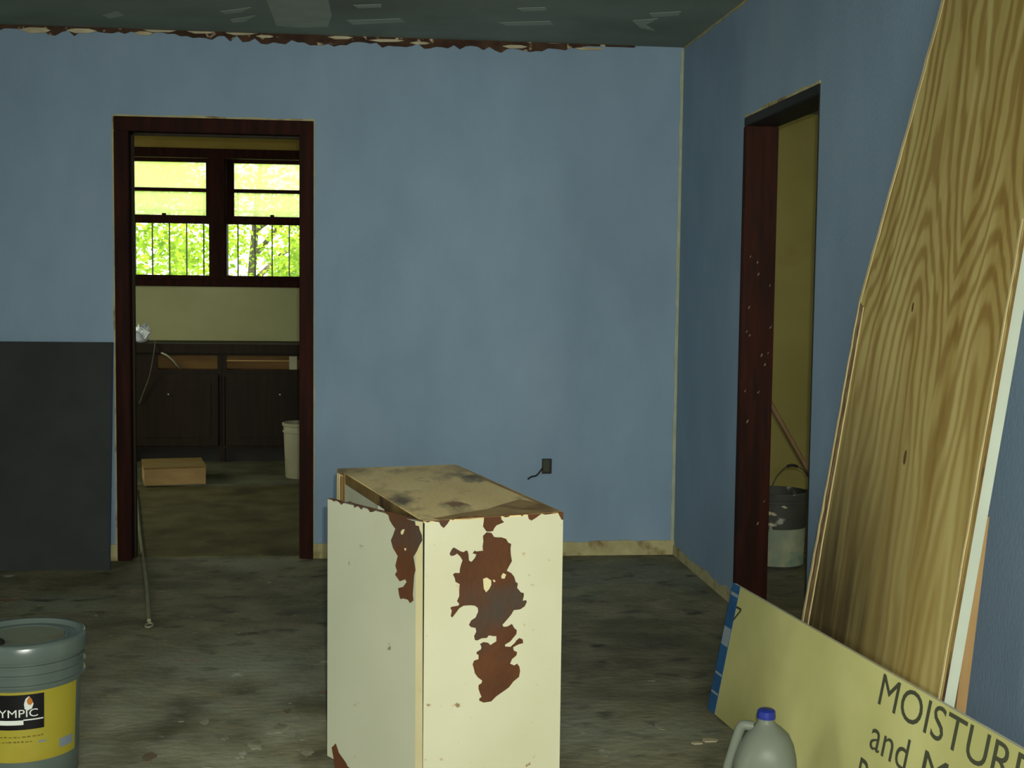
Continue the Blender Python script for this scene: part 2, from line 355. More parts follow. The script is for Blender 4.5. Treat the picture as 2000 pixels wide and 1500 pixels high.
# room on the right
struct('wall_side_room_back', box(B(), (XW-.12, 8.14, 0), (4.5, 8.26, HC)), m_y)
struct('wall_side_room_right', box(B(), (4.4, 2.5, 0), (4.5, 8.14, HC)), m_y)
bm = B(); box(bm, (XW, 2.4, 0), (2.6, 2.5, HC)); box(bm, (3.8, 2.4, 0), (4.5, 2.5, HC)); box(bm, (2.6, 2.4, 0), (3.8, 2.5, .9)); box(bm, (2.6, 2.4, 2.1), (3.8, 2.5, HC))
struct('wall_side_room_front', bm, m_y)

# ------------------------------------------------------------------ kitchen window
win = struct('window_1', box(B(), (ox0-.02, KY-.03, oz0-.055), (ox1+.02, KY+.0, oz0), .004), m_dwood)       # apron / sill casing
def wp(name, x0, x1, z0, z1, y0, y1, m=m_dwood): return obj(name, box(B(), (x0, y0, z0), (x1, y1, z1), .003), m, win)
wp('head_casing', ox0-.02, ox1+.02, oz1-.005, kz(291), KY-.025, KY)
wp('side_casing', ox0-.06, ox0+.012, oz0-.055, kz(291), KY-.025, KY); wp('side_casing', ox1-.012, ox1+.06, oz0-.055, kz(291), KY-.025, KY)
mx0, mx1 = kx(411), kx(439)
wp('mullion', mx0, mx1, oz0, oz1, KY-.02, KY+.15)
wp('window_sill', ox0-.02, ox1+.02, oz0, oz0+.018, KY-.05, KY+.15)
for (a, b, ul, ur) in ((ox0, mx0, ox0+.04, kx(400, 350)), (mx1, ox1, kx(455, 350), ox1-.04)):
    wp('jamb', a, a+.012, oz0, oz1, KY, KY+.15); wp('jamb', b-.012, b, oz0, oz1, KY, KY+.15)
    zt, zm0, zm1, z1, z2 = kz(316), kz(437), kz(421), kz(374), kz(367)
    f = wp('upper_sash', a, b, zt, oz1, KY+.07, KY+.105)
    for nm, p in (('stile', (a, ul, zm1-.02, zt)), ('stile', (ur, b, zm1-.02, zt)), ('muntin', (ul, ur, z1, z2)), ('meeting_rail', (ul, ur, zm1-.03, zm1-.002))):
        obj(nm, box(B(), (p[0], KY+.07, p[2]), (p[1], KY+.105, p[3]), .002), m_dwood, f)
    for p, m in (((ul, ur, z2, zt), m_hazy), ((ul, ur, zm1-.005, z1), m_hazy)):
        obj('pane', box(B(), (p[0]-.004, KY+.086, p[2]-.004), (p[1]+.004, KY+.09, p[3]+.004)), m, f)
    g = wp('lower_sash', a, b, oz0+.018, kz(538), KY+.03, KY+.065)
    for nm, p in (('stile', (a, a+.004, kz(540), zm0)), ('stile', (b-.004, b, kz(540), zm0)), ('meeting_rail', (a, b, zm0, zm1))):
        obj(nm, box(B(), (p[0], KY+.03, p[2]), (p[1], KY+.065, p[3])), m_dwood, g)
    obj('pane', box(B(), (a, KY+.045, kz(541)), (b, KY+.049, zm0+.004)), m_clear, g)
    c = (a+b)/2; obj('latch', box(B(), (c-.015, KY+.02, zm1), (c+.015, KY+.06, zm1+.014), .003), m_dwood, g)
gd = thing('window_guard', (kx(420, Y=10.4), 10.27, kz(556, 10.27)), 'thin dark iron bars standing outside the twin kitchen window', 'guard')
xs = [231+33.4*i for i in range(12)]
for x in xs:
    X = kx(x, 470, 10.27); obj('bar', tube(B(), ((X, 10.27, kz(560, 10.27)), (X, 10.27, kz(372, 10.27))), .006, 6), m_black, gd)
for yy in (412, 556): obj('rail', box(B(), (kx(212, 470, 10.27), 10.25, kz(yy, 10.27)-.006), (kx(636, 470, 10.27), 10.276, kz(yy, 10.27)+.006)), m_black, gd)

# ------------------------------------------------------------------ door frames
w = .065
d1 = struct('door_1', box(B(), (DL[0], YB-.012, DL[2]-w), (DL[1], YB+T+.012, DL[2]), .004), m_dwood)
for x0, x1 in ((DL[0], DL[0]+w), (DL[1]-w, DL[1])):
    obj('jamb', box(B(), (x0, YB-.012, 0), (x1, YB+T+.012, DL[2]-w), .004), m_dwood, d1)
obj('stop_strip', box(B(), (DL[0]+w, YB+.06, 0), (DL[0]+w+.01, YB+.09, DL[2]-w)), m_kwood, d1)
obj('stop_strip', box(B(), (DL[0]+w, YB+.06, DL[2]-w-.01), (DL[1]-w, YB+.09, DL[2]-w)), m_kwood, d1)
# ragged unpainted margin above and beside the frame
def ragged(bm, p0, p1, up, amp, n, dep, base=0.004):
    p0 = Vector(p0); p1 = Vector(p1); up = Vector(up)
    a = [p0.lerp(p1, i/n) for i in range(n+1)]; rr = [random.random() for _ in range(n+4)]
    b = [q + up*(base+amp*(rr[i]+rr[i+1]*1.5+rr[i+2]+.5*rr[i+3])/4) for i, q in enumerate(a)]
    return prism(bm, a + list(reversed(b)), dep)
obj('bare_margin', ragged(B(), (DL[0]-.002, YB, DL[2]), (DL[1]+.004, YB, DL[2]), (0, 0, 1), .012, 40, (0, -.003, 0)), m_scar, d1)
obj('bare_margin', ragged(B(), (DL[0], YB, .0), (DL[0], YB, DL[2]), (-1, 0, 0), .007, 50, (0, -.003, 0)), m_scar, d1)
obj('bare_margin', ragged(B(), (DL[1], YB, .0), (DL[1], YB, DL[2]), (1, 0, 0), .006, 50, (0, -.003, 0)), m_pale, d1)
j = .03
d2 = struct('door_2', box(B(), (XR-.004, DR[0], DR[2]-.035), (XW+.01, DR[1], DR[2]), .003), m_black)
fj = obj('jamb', box(B(), (XR-.006, DR[1]-j, 0), (XW+.01, DR[1], DR[2]-.035), .003), m_dwood, d2)
obj('jamb', box(B(), (XR-.002, DR[0], 0), (XW+.01, DR[0]+.008, DR[2]-.035)), m_black, d2)
obj('stop_strip', box(B(), (XW-.05, DR[0]+.008, 0), (XW-.015, DR[0]+.034, 1.78)), m_black, d2)
obj('bare_margin', ragged(B(), (XR, DR[0], DR[2]), (XR, DR[1], DR[2]), (0, 0, 1), .012, 30, (-.003, 0, 0)), m_scar, d2)
for i in range(16):                           # chips of pale paint left on the far jamb
    zz = .25+random.random()*1.2 if i > 4 else .9+random.random()*.25
    xx = XR+.012+random.random()*.1; s = .004+random.random()*.006
    obj('paint_chip', ragged(B(), (xx, DR[1]-j, zz), (xx+s*.8, DR[1]-j, zz+s*.5), (.2, 0, 1), .016, 4, (0, -.0008, 0), .001), m_chip, fj)

# ------------------------------------------------------------------ wall edges: ceiling tear, corner bead, baseboard scars
xa, xb = -2.9, atY(1240, 85, YB).x
n = 150; a = [V(xa+(xb-xa)*i/n, YB, HC) for i in range(n+1)]
b = [V(q.x, YB, HC-.012-.030*random.random()**1.5 - (.012 if q.x > -.6 and q.x < .9 else 0) if i < n-8 else HC-.008) for i, q in enumerate(a)]
tear = struct('trim_3', prism(B(), a+list(reversed(b)), (0, -.006, 0)), m_torn)
for (x0, x1, y, h) in ((40, 100, 60, 10), (130, 190, 61, 8), (262, 300, 66, 7), (280, 345, 60, 7), (365, 420, 62, 8), (440, 500, 66, 6), (500, 535, 72, 5),
                       (590, 612, 64, 8), (640, 690, 74, 6), (720, 790, 80, 5), (800, 840, 85, 5), (980, 1030, 92, 6), (1070, 1102, 80, 11), (1120, 1180, 96, 5)):
    p = [atY(x0, y-h*.2, YB), atY(x0+(x1-x0)*.3, y-h*.6, YB), atY(x0+(x1-x0)*.75, y-h*.5, YB), atY(x1, y, YB), atY(x1-(x1-x0)*.2, y+h*.5, YB), atY(x0+(x1-x0)*.3, y+h*.55, YB)]
    p = [V(q.x, YB-.006, min(q.z, HC-.002)) for q in p]
    obj('paper_flake', prism(B(), p, (0, -.004, 0)), m_paper, tear)
p0 = atY(1333, 100, YB)
struct('trim_4', ragged(B(), (XR-.001, YB, .02), (XR-.001, YB, HC-.01), (-1, 0, 0), .010, 120, (0, -.004, 0), .011), m_pale)
struct('trim_5', ragged(B(), (XR, YB-.02, HC), (XR, 3.2, HC), (0, 0, -1), .012, 60, (-.004, 0, 0), .003), m_scar)
struct('baseboard_back', ragged(B(), (DL[1], YB, 0), (XR, YB, 0), (0, 0, 1), .018, 70, (0, -.006, 0), .062), m_scar)
struct('baseboard_left', ragged(B(), (X0, YB, 0), (DL[0], YB, 0), (0, 0, 1), .015, 40, (0, -.006, 0), .07), m_scar)
struct('baseboard_right', ragged(B(), (XR, DR[1], 0), (XR, YB, 0), (0, 0, 1), .03, 40, (-.006, 0, 0), .03), m_scar)
# joint-compound smears on the ceiling
for pts in (((518, -6), (640, -6), (648, 30), (640, 52), (590, 54), (540, 50)), ((200, 30), (230, 22), (242, 30), (215, 36)), ((430, 22), (490, 14), (470, 24), (440, 27)),
            ((450, 38), (500, 30), (478, 42), (455, 44)), ((678, 40), (780, 36), (792, 43), (690, 48)), ((690, 10), (745, 8), (745, 14), (700, 16)),
            ((975, 44), (1075, 41), (1082, 48), (990, 50)), ((1010, 16), (1065, 14), (1068, 20), (1020, 22)), ((1235, 40), (1285, 36), (1262, 48), (1280, 60), (1250, 54)),
            ((1268, 26), (1330, 22), (1325, 30), (1275, 33))):
    obj('compound_smear', prism(B(), [atZ(x, y, HC) for x, y in pts], (0, 0, -.0008)), m_mud, ceiling)

# ------------------------------------------------------------------ outlet
o0 = atY(1058.5, 895.5, YB); o1 = atY(1077, 925, YB)
ob = thing('outlet_box', (o0.x, YB, o1.z), 'small dark bare electrical outlet low on the blue back wall with loose wire', 'outlet')
obj('box_rim', box(B(), (o0.x, YB-.008, o1.z), (o1.x, YB, o0.z), .002), m_black, ob)
obj('receptacle', box(B(), (o0.x+.003, YB-.016, o1.z+.012), (o1.x-.012, YB-.008, o0.z-.004), .003), m_outlet, ob)
wpts = [atY(1060, 914, YB-.012), atY(1054, 922, YB-.02), atY(1047, 929, YB-.022), atY(1038, 931, YB-.02), atY(1031, 936, YB-.012)]
obj('loose_wire', tube(B(), smoothpts(wpts), .004, 6), m_black, ob)

# ------------------------------------------------------------------ slate-coloured sheet leaning by the left door
y0 = 5.885; zt = atY(110, 668, 6.05).z
c0 = atZ(212, 1113, 0); tr = atY(218, 669, 6.045)
bl = V(-2.15, c0.y+.01, 0)
sheet = thing('leaning_sheet', (c0.x, c0.y, 0), 'dark slate-grey sheet leaning on blue wall left of the kitchen doorway', 'sheet')
th = V(0, .012, .001); tl = V(-2.13, 6.045, tr.z)
obj('board', hexa(B(), [c0, bl, bl+th, c0+th, tr, tl, tl+th, tr+th]), m_slate, sheet)
e = V(.006, 0, 0)
obj('edge_band', hexa(B(), [c0, c0+e, c0+e+th, c0+th, tr, tr+e, tr+e+th, tr+th]), mat('dark_blue_edge', '1f2c3c'), sheet)

# ------------------------------------------------------------------ peeling cabinet
H = .73
A, Bc, Cc, D = [atZ(x, y, H) for x, y in ((828, 1018), (1100, 1000), (890, 907), (660, 915))]
def fl(p, z=0): return V(p.x, p.y, z)
cab = thing('peeling_cabinet', fl(A), 'cream cabinet with brown patches of peeled paint, its door ajar, mid floor', 'cabinet')
uf = (Bc-A).normalized(); us = (D-A).normalized(); nf = V(uf.y, -uf.x, 0); ns = V(-us.y, us.x, 0)   # outward normals of end and door sides
if nf.y > 0: nf = -nf
if ns.x > 0: ns = -ns
tk = .02
def quadbox(bm, p, q, inn, z0, z1):           # wall from p to q, thickness vector inn
    return hexa(bm, [fl(p, z0), fl(q, z0), fl(q+inn, z0), fl(p+inn, z0), fl(p, z1), fl(q, z1), fl(q+inn, z1), fl(p+inn, z1)])
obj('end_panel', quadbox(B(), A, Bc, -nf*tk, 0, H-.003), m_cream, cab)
obj('back_panel', quadbox(B(), Bc-nf*tk, Cc-nf*0, (D-Cc).normalized()*tk, 0, H-.003), m_edge, cab)
obj('far_panel', quadbox(B(), D+us*0, Cc-uf*tk, -us*tk, 0, H-.003), m_splint, cab)
obj('bottom_panel', hexa(B(), [fl(A-nf*tk, .05), fl(Bc-nf*tk-uf*tk, .05), fl(Cc-us*tk-uf*tk, .05), fl(D-us*tk, .05), fl(A-nf*tk, .07), fl(Bc-nf*tk-uf*tk, .07), fl(Cc-us*tk-uf*tk, .07), fl(D-us*tk, .07)]), m_creamd, cab)
obj('top_board', hexa(B(), [fl(p, H-.003) for p in (A, Bc, Cc, D)]+[fl(p, H) for p in (A, Bc, Cc, D)]), m_top, cab)
obj('worn_border', prism(B(), [atZ(x, y, H+.0002) for x, y in ((898, 911), (1094, 999), (1060, 1003), (860, 1016), (846, 1013), (900, 1003), (950, 995), (985, 984), (1015, 975), (1050, 983), (1010, 965), (950, 939))], (0, 0, .0006)), m_border, cab)
# narrow brown lip round the top edge
LS = (D-A).length
obj('top_rail', quadbox(B(), A+us*.02, D-us*.02, -ns*tk, H-.032, H-.003), m_edge, cab)
obj('far_stile', quadbox(B(), D-us*.10+ns*.002, D+ns*.002, -ns*tk, .0, H-.003), m_splint, cab)
mid = A+us*(LS*.47)
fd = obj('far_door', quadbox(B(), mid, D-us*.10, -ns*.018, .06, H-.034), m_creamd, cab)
for k in range(6):
    s = LS-.10+.012*k+.006; q = A+us*s+ns*.003
    obj('splinter', prism(B(), [fl(q, .30), fl(q+us*.006, .28), fl(q+us*.004, H-.02-.02*random.random()), fl(q+us*.001, H-.01)], ns*(.004+.006*random.random())), (m_slv if k % 2 else m_edge), cab)
E = atZ(640, 975, H-.004); ud = (fl(E)-fl(A)).normalized(); nd = V(-ud.y, ud.x, 0)
if nd.x > 0: nd = -nd
A2 = A+ud*.004
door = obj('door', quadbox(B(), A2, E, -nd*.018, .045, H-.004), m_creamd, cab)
# peel outlines: points of the photograph carried onto the cabinet's own faces
def onface(pts, p, nrm, off): return [hit(x, y, nrm, nrm.dot(p)) + nrm*off for x, y in pts]
def cr(pts, o, s): return [(o[0]+x*s, o[1]+y*s) for x, y in pts]
def peel(name, pts, p, nrm, m, lay=1): return obj(name, prism(B(), onface(pts, p, nrm, .0005*lay), -nrm*.0004), m, cab)
CA, CB, sc = (820, 990), (820, 1180), .145
main = cr([(900,340),(850,390),(855,470),(845,530),(850,590),(800,595),(765,600),(735,590),(710,625),(760,640),(745,680),(710,725),(690,740),(660,720),(655,640),(640,590),(610,590),(595,610),(550,600),(500,570),(455,545),(430,570),(400,630),(415,660),(460,655),(500,630),(540,665),(575,720),(560,760),(540,830),(535,890),(470,890),(445,910),(470,960),(480,1010),(535,1040),(530,1140),(530,1200),(500,1270),(530,1305),(520,1330),(430,1345),(410,1360),(430,1400)], CA, sc) + \
    cr([(415,160),(435,180),(490,110),(530,55),(590,20),(680,15),(740,20),(780,50),(785,100),(750,180),(690,220),(660,280),(690,310),(750,320),(760,370),(730,430),(740,480),(770,490),(830,460),(900,455),(930,420),(980,430),(1030,430),(1030,500),(980,530),(950,550),(920,520),(860,510),(810,535),(830,580),(820,610),(770,640),(760,665),(790,685),(790,740),(730,760),(710,810),(725,860),(740,930),(780,985),(840,1030),(830,1065),(790,1090),(790,1140),(810,1200),(830,1250),(800,1270),(800,1300),(860,1325),(960,1310),(1030,1240),(1130,1170),(1200,1120),(1260,1040),(1335,980),(1350,900),(1340,840),(1310,800),(1270,825),(1215,800),(1240,740),(1300,690),(1310,645),(1265,625),(1255,580),(1330,540),(1390,525),(1385,475),(1340,455),(1300,490),(1280,520),(1220,575),(1150,570),(1145,545),(1220,500),(1300,400),(1305,350),(1270,320),(1240,265),(1180,300),(1130,305),(1110,280),(1180,200),(1230,140),(1265,80),(1350,70),(1410,30)], CB, sc) + \
    cr([(1440,1280),(1430,1255),(1385,1265),(1400,1200),(1400,1160),(1360,1150),(1310,1090),(1320,1030),(1290,1010),(1270,940),(1230,890),(1170,860),(1200,800),(1240,730),(1225,640),(1220,560),(1230,500),(1190,480),(1160,430),(1100,410),(1040,410),(1000,405),(965,350)], CA, sc)
peel('peeled_patch', main, A, nf, m_bare)
for isl in (((850,970),(900,950),(960,990),(960,1050),(930,1110),(890,1150),(860,1100)), ((1095,930),(1120,890),(1160,910),(1140,965),(1100,965)), ((978,980),(1010,985),(1016,1008),(995,1012))):
    peel('paint_island', cr(isl, CA, sc), A, nf, m_creamy, 2)
fr = cr([(50,195),(110,210),(150,190),(260,205),(280,250),(320,285),(370,230),(410,170),(450,180),(490,150),(520,165),(560,130),(640,130),(700,150),(750,120),(865,130),(860,200),(850,265),(875,300),(895,330),(940,335),(985,325),(1000,290),(1030,250),(1090,225),(1135,205),(1100,170),(1090,115),(1150,140),(1190,135),(1230,110),(1330,100),(1380,125),(1410,95),(1450,90),(1465,160),(1500,185),(1560,150),(1600,120),(1640,90),(1690,105),(1760,95),(1810,75),(1860,65),(1875,110),(1910,175),(1932,170),(1932,66)], CA, sc) + [(1099, 1000.4), (829, 1018.2)]
peel('peeled_top_edge', fr, A, nf, m_bare)
dp = cr([(140,110),(160,190),(200,260),(245,320),(210,420),(180,490),(210,600),(280,720),(260,800),(245,860),(270,940),(240,990),(275,1040),(310,1090),(390,1060),(410,1100),(360,1170),(285,1190),(300,1290),(320,1350),(360,1340),(430,1360),(460,1410),(510,1370),(500,1280),(510,1150),(520,1000),(540,920),(520,790),(510,730),(560,650),(600,560),(640,490),(635,420),(600,330),(590,280),(540,270),(530,210),(490,200),(300,140)], (740, 990), .13333)
strip = cr([(545,210),(640,215),(640,4000),(530,4000)], (740, 990), .13333)
strip = [(812.5, 1017.5), (826, 1019.5), (825, 1590), (811, 1590)]
peel('edge_strip', strip, A2, nd, m_creamy)
peel('peeled_patch', dp, A2, nd, m_bare, 2)
obj('corner_seam', quadbox(B(), A-ud*.0005+nd*.0002, A+ud*.004+nd*.0002, -nd*.004, 0, H-.004), m_black, cab)
for isl in (((325,370),(345,335),(385,325),(360,400),(335,405)), ((375,610),(395,600),(410,625),(392,642)), ((540,240),(580,230),(590,265),(560,275))):
    peel('paint_island', cr(isl, (740, 990), .13333), A2, nd, m_creamy, 3)
tp = cr([(150,700),(220,690),(270,750),(310,710),(390,800),(430,770),(470,760),(530,740),(590,770),(600,850),(660,820),(720,880),(750,830),(810,850),(860,920),(920,910),(960,880),(1020,910),(1080,910),(1140,960),(1300,1010),(1600,1040),(1720,1075)], (620, 890), .12)
peel('peeled_top_edge', tp + [(825, 1016), (640.5, 974)], A2, nd, m_bare)
peel('peeled_patch', [(648, 1460), (656, 1452), (662, 1470), (676, 1490), (690, 1520), (660, 1530)], A2, nd, m_bare)

# ------------------------------------------------------------------ sheets leaning on the right wall
# plywood: plane  X - lean*Z + yawk*Y = const
lean, yk, XB = .13, .04, 1.19
def plane(d=0): return V(1, yk, -lean).normalized(), None
NP = V(1, yk, -lean).normalized(); cP = NP.dot(V(XB, 3.4, 0))
ua = V(yk, -1, 0).normalized(); va = ua.cross(NP); va = va if va.z > 0 else -va
O = V(XB, 3.4, 0)
def pl(x, y): q = hit(x, y, NP, cP)-O; return (q.dot(ua), q.dot(va))
def ln(p, q, v): t = (v-p[1])/(q[1]-p[1]); return (p[0]+(q[0]-p[0])*t, v)
fa, fb = pl(1571, 1200), pl(1679, 590); ka, kb = pl(1679, 590), pl(1841, 0)
na, nb = pl(1840, 1365), pl(1996, 470)
ia, ib = pl(1583, 1200), pl(1688, 600)         # inner line of the splintered margin
VT = 2.06
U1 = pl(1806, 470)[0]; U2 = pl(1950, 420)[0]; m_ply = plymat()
def pw(q, d=0): return O + ua*q[0] + va*q[1] + NP*d
out = [ln(fa, fb, .0), fb, ln(ka, kb, VT), ln(na, nb, VT-.02), ln(na, nb, 0)]
ply = thing('plywood_sheet', pw(out[0]), 'tall wood-grained plywood sheet with a slanted upper corner leaning on the right wall', 'board')
def plybm(poly, d0, d1):
    bm = prism(B(), [pw(q, d0) for q in poly], NP*(d1-d0)); return bm
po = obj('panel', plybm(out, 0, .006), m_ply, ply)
uvl = po.data.uv_layers.new(name='board'); bw = wloc(ply)
for lp in po.data.loops:
    q = po.data.vertices[lp.vertex_index].co + bw - O; uvl.data[lp.index].uv = (q.dot(ua), q.dot(va))
obj('splintered_margin', plybm([ln(fa, fb, 0), fb, ib, ln(ia, ib, 0)], -.0015, -.0002), m_splint, ply)
def slat(p, q, w0, w1, m, name, d=-.0035, n=24):
    a = []; b = []
    for i in range(n+1):
        t = i/n; c = (p[0]+(q[0]-p[0])*t, p[1]+(q[1]-p[1])*t); j = (random.random()-.5)*w0*.35
        ww = w0+(w1-w0)*t; a.append((c[0]-ww/2+j, c[1])); b.append((c[0]+ww/2+j+(random.random()-.5)*w0*.2, c[1]))
    obj(name, plybm(a+list(reversed(b)), d, -.0012), m, ply)
slat(ln(ia, ib, .02), ib, .007, .004, m_slv, 'veneer_sliver')
mid0 = tuple((p+q)/2 for p, q in zip(ln(fa, fb, .02), ln(ia, ib, .02)))
slat(ln(fa, fb, .25), (fb[0]+.004, fb[1]), .012, .006, m_slv, 'veneer_sliver')
k2 = ln(ka, kb, VT)
slat((fb[0]+.006, fb[1]), (k2[0]+.010, k2[1]), .012, .016, m_slv, 'veneer_sliver', n=30)
slat(tuple(x-(.012 if i == 0 else 0) for i, x in enumerate(ln(na, nb, .05))), tuple(x-(.009 if i == 0 else 0) for i, x in enumerate(ln(na, nb, 1.45))), .006, .006, m_slv, 'veneer_sliver', n=40)
for (x, y, r) in ((1783, 600, .008), (1768, 893, .012)):
    q = pl(x, y); obj('knot', prism(B(), [pw((q[0]+r*.6*math.cos(t*.785), q[1]+r*1.6*math.sin(t*.785)), -.0008) for t in range(8)], NP*.0007), mat('knot_brown', '4a3418', '5d4522', scale=40), ply)
# white-edged board just behind it
obj('worn_edge', plybm([ln(na, nb, 0), ln(na, nb, VT-.03), tuple(x+(.0008 if i == 0 else 0) for i, x in enumerate(ln(na, nb, VT-.03))), tuple(x+(.0008 if i == 0 else 0) for i, x in enumerate(ln(na, nb, 0)))], 0, .006), m_edge, ply)
wt = .026; g0 = .007
wn0, wn1 = ln(na, nb, 0), ln(na, nb, 1.66)
wn0 = (wn0[0]-.003, 0.0); wn1 = (wn1[0]-.003, wn1[1])
wb = thing('white_edged_board', pw(wn0, g0), 'white-painted board behind the plywood sheet, only its white edge showing', 'board')
poly = [(wn0[0]-.5, 0.004), (wn1[0]-.5, wn1[1]), wn1, wn0]
obj('core', plybm(poly, g0, g0+wt), mat('white_board_face', 'b9b9a4', 'c4c4ae', scale=4), wb)
obj('painted_edge', plybm([wn0, wn1, (wn1[0]+.0015, wn1[1]), (wn0[0]+.0015, wn0[1])], g0, g0+wt), m_white, wb)
# tan board behind both, more upright
yT = 2.70
tb0 = atY(1887, 1385, yT); tb1 = atY(1929, 1040, yT); dl = (tb1-tb0)/(tb1.z-tb0.z)
q0 = tb0-dl*tb0.z; q1 = tb0+dl*(.78-tb0.z)
tb = thing('tan_board', q0, 'short tan wooden board behind the white edge, nearest the right wall', 'board')
th = V(.024, 0, 0); dy = V(0, .5, 0)
obj('board', hexa(B(), [q0-th, q0, q0+dy, q0-th+dy, q1-th, q1, q1+dy, q1-th+dy]), m_tan2, tb)

# ------------------------------------------------------------------ cream drywall strip
ang = math.radians(6.3); u = V(math.sin(ang), -math.cos(ang), 0)
P0 = atZ(1382, 1385, 0); d = ray(1432, 1139); t = (P0-EYE).dot(u)/d.dot(u); P1 = EYE+d*t
wv = (P1-P0); HT = wv.length; wv.normalize(); nn = u.cross(wv).normalized()      # outward (towards the room)
LN = 1.75
dw = thing('drywall_strip', P0, 'cream moisture resistant drywall strip with blue taped end and printed lettering, in front of plywood', 'drywall')
def dwp(s, v, o=0): return P0+u*s+wv*v+nn*o
tk = .0127
def dwbox(bm, s0, s1, v0, v1, o0, o1): return hexa(bm, [dwp(s0, v0, o0), dwp(s1, v0, o0), dwp(s1, v0, o1), dwp(s0, v0, o1), dwp(s0, v1, o0), dwp(s1, v1, o0), dwp(s1, v1, o1), dwp(s0, v1, o1)])
obj('face_paper', dwbox(B(), 0.004, LN, .003, HT, -.0012, 0), m_yel, dw)
obj('gypsum_core', dwbox(B(), 0.004, LN, .003, HT, -tk, -.0012), m_core, dw)
def dwc(x, y): q = hit(x, y, nn, nn.dot(P0))-P0; return q.dot(u), q.dot(wv)
tw = .056
tp = obj('end_tape', dwbox(B(), -.001, tw, .002, HT+.001, 0, .0006), m_blue, dw)
obj('end_tape', dwbox(B(), -.001, .0035, .002, HT+.001, -tk, 0), m_blue, dw)
for y0, y1, m in ((1157, 1164, m_bluew), (1222, 1262, m_bluew), (1312, 1317, m_bluew), (1349, 1354, m_bluew)):
    v0 = dwc(1400, y1)[1]; v1 = dwc(1400, y0)[1]
    for (ya, yb) in ((y0, y1),):
        xm = 1432-(1432-1382)*((y0+y1)/2-1139)/246+6
        va_ = dwc(xm, yb)[1]; vb_ = dwc(xm, ya)[1]
        obj('tape_print', dwbox(B(), .002, tw-.004, va_, vb_, .0006, .0009), m, tp)
# arrow mark beside the tape
def stroke(bm, a, b, w):
    a = Vector(a); b = Vector(b); t = (b-a).normalized(); nrm = V(-t.y, t.x)*w/2
    return prism(bm, [dwp(q.x, q.y, .0004) for q in (a+nrm, b+nrm, b-nrm, a-nrm)], -nn*.0003)
m1, m2, m3 = dwc(1434, 1183), dwc(1448, 1191), dwc(1430, 1214)
bm = B(); stroke(bm, m1, m2, .007); stroke(bm, m2, m3, .007); obj('printed_mark', bm, m_ink, dw)
def print_line(txt, prefix, pl0, pr, ptop):
    s0, v0 = dwc(*pl0); s1, _ = dwc(*pr); _, v1 = dwc(*ptop); bm = textbm(txt, prefix)
    for v in bm.verts: v.co = dwp(s0+v.co.x*(s1-s0), v0+v.co.y*(v1-v0), .0004)
    obj('printed_lettering', bm, m_ink, dw)
print_line('MOISTURE', 'MOISTU', (1714.5, 1374), (1936, 1440), (1728, 1316))
print_line('and', None, (1697, 1459), (1780, 1445), (1715, 1404))
print_line('Mold', 'M', (1796, 1521), (1844, 1540), (1808, 1464))
print_line('Resistant', 'R', (1668, 1545), (1704, 1500), (1686, 1481))

# ------------------------------------------------------------------ milk jug
jc = atZ(1497, 1389, .262); jc.z = 0
jug = thing('plastic_jug', jc, 'translucent milky plastic gallon jug with a blue cap on the floor', 'jug')
vd = V(-jc.x, -jc.y, 0).normalized(); rt = V(-vd.y, vd.x, 0); rt = rt if rt.x > 0 else -rt
def ring(bm, z, rx, ry, cx=0, p=3.0, seg=36):
    o = []
    for k in range(seg):
        t = 2*math.pi*k/seg; c, s = math.cos(t), math.sin(t)
        x = math.copysign(abs(c)**(2/p), c)*rx+cx; y = math.copysign(abs(s)**(2/p), s)*ry
        o.append(bm.verts.new(jc+rt*x+vd*y+V(0, 0, z)))
    return o
def loft(bm, rs):
    for a, b in zip(rs, rs[1:]):
        for k in range(len(a)): bm.faces.new((a[k], a[(k+1) % len(a)], b[(k+1) % len(a)], b[k]))
    bm.faces.new(rs[0]); bm.faces.new(rs[-1]); return bm
bm = B()
loft(bm, [ring(bm, z, rx, ry, cx, p) for z, rx, ry, cx, p in ((0, .066, .066, 0, 3.5), (.006, .074, .074, 0, 3.5), (.05, .0765, .0765, 0, 3.5), (.125, .0765, .0765, 0, 3.2), (.150, .074, .075, 0, 2.9), (.178, .066, .068, .002, 2.6),
      (.205, .052, .055, .004, 2.3), (.222, .036, .038, .002, 2.1), (.232, .024, .024, 0, 2), (.238, .0205, .0205, 0, 2), (.252, .0200, .0200, 0, 2))])
m_jug = bpy.data.materials.new('milky_plastic'); m_jug.use_nodes = True
bj = m_jug.node_tree.nodes['Principled BSDF']; bj.inputs['Base Color'].default_value = lin('737b6d'); bj.inputs['Roughness'].default_value = .35
bj.inputs['Transmission Weight'].default_value = .25; bj.inputs['IOR'].default_value = 1.2
obj('bottle', bm, m_jug, jug, True)
hp = smoothpts([jc-rt*.030+V(0, 0, .222)-vd*0, jc-rt*.056+V(0, 0, .222), jc-rt*.068+V(0, 0, .195), jc-rt*.080+V(0, 0, .15), jc-rt*.090+V(0, 0, .11), jc-rt*.086+V(0, 0, .085), jc-rt*.07+V(0, 0, .07)])
obj('handle', tube(B(), hp, .0125, 12), m_jug, jug, True)
bm = B(); lathe(bm, jc, [(0, .246), (.0225, .246), (.0228, .250), (.0215, .2635), (.018, .2665), (0, .267)], 28)
capo = obj('cap', bm, m_cap, jug, True)
for k in range(28):
    t = 2*math.pi*k/28; q = jc+V(math.cos(t)*.0224, math.sin(t)*.0224, 0)
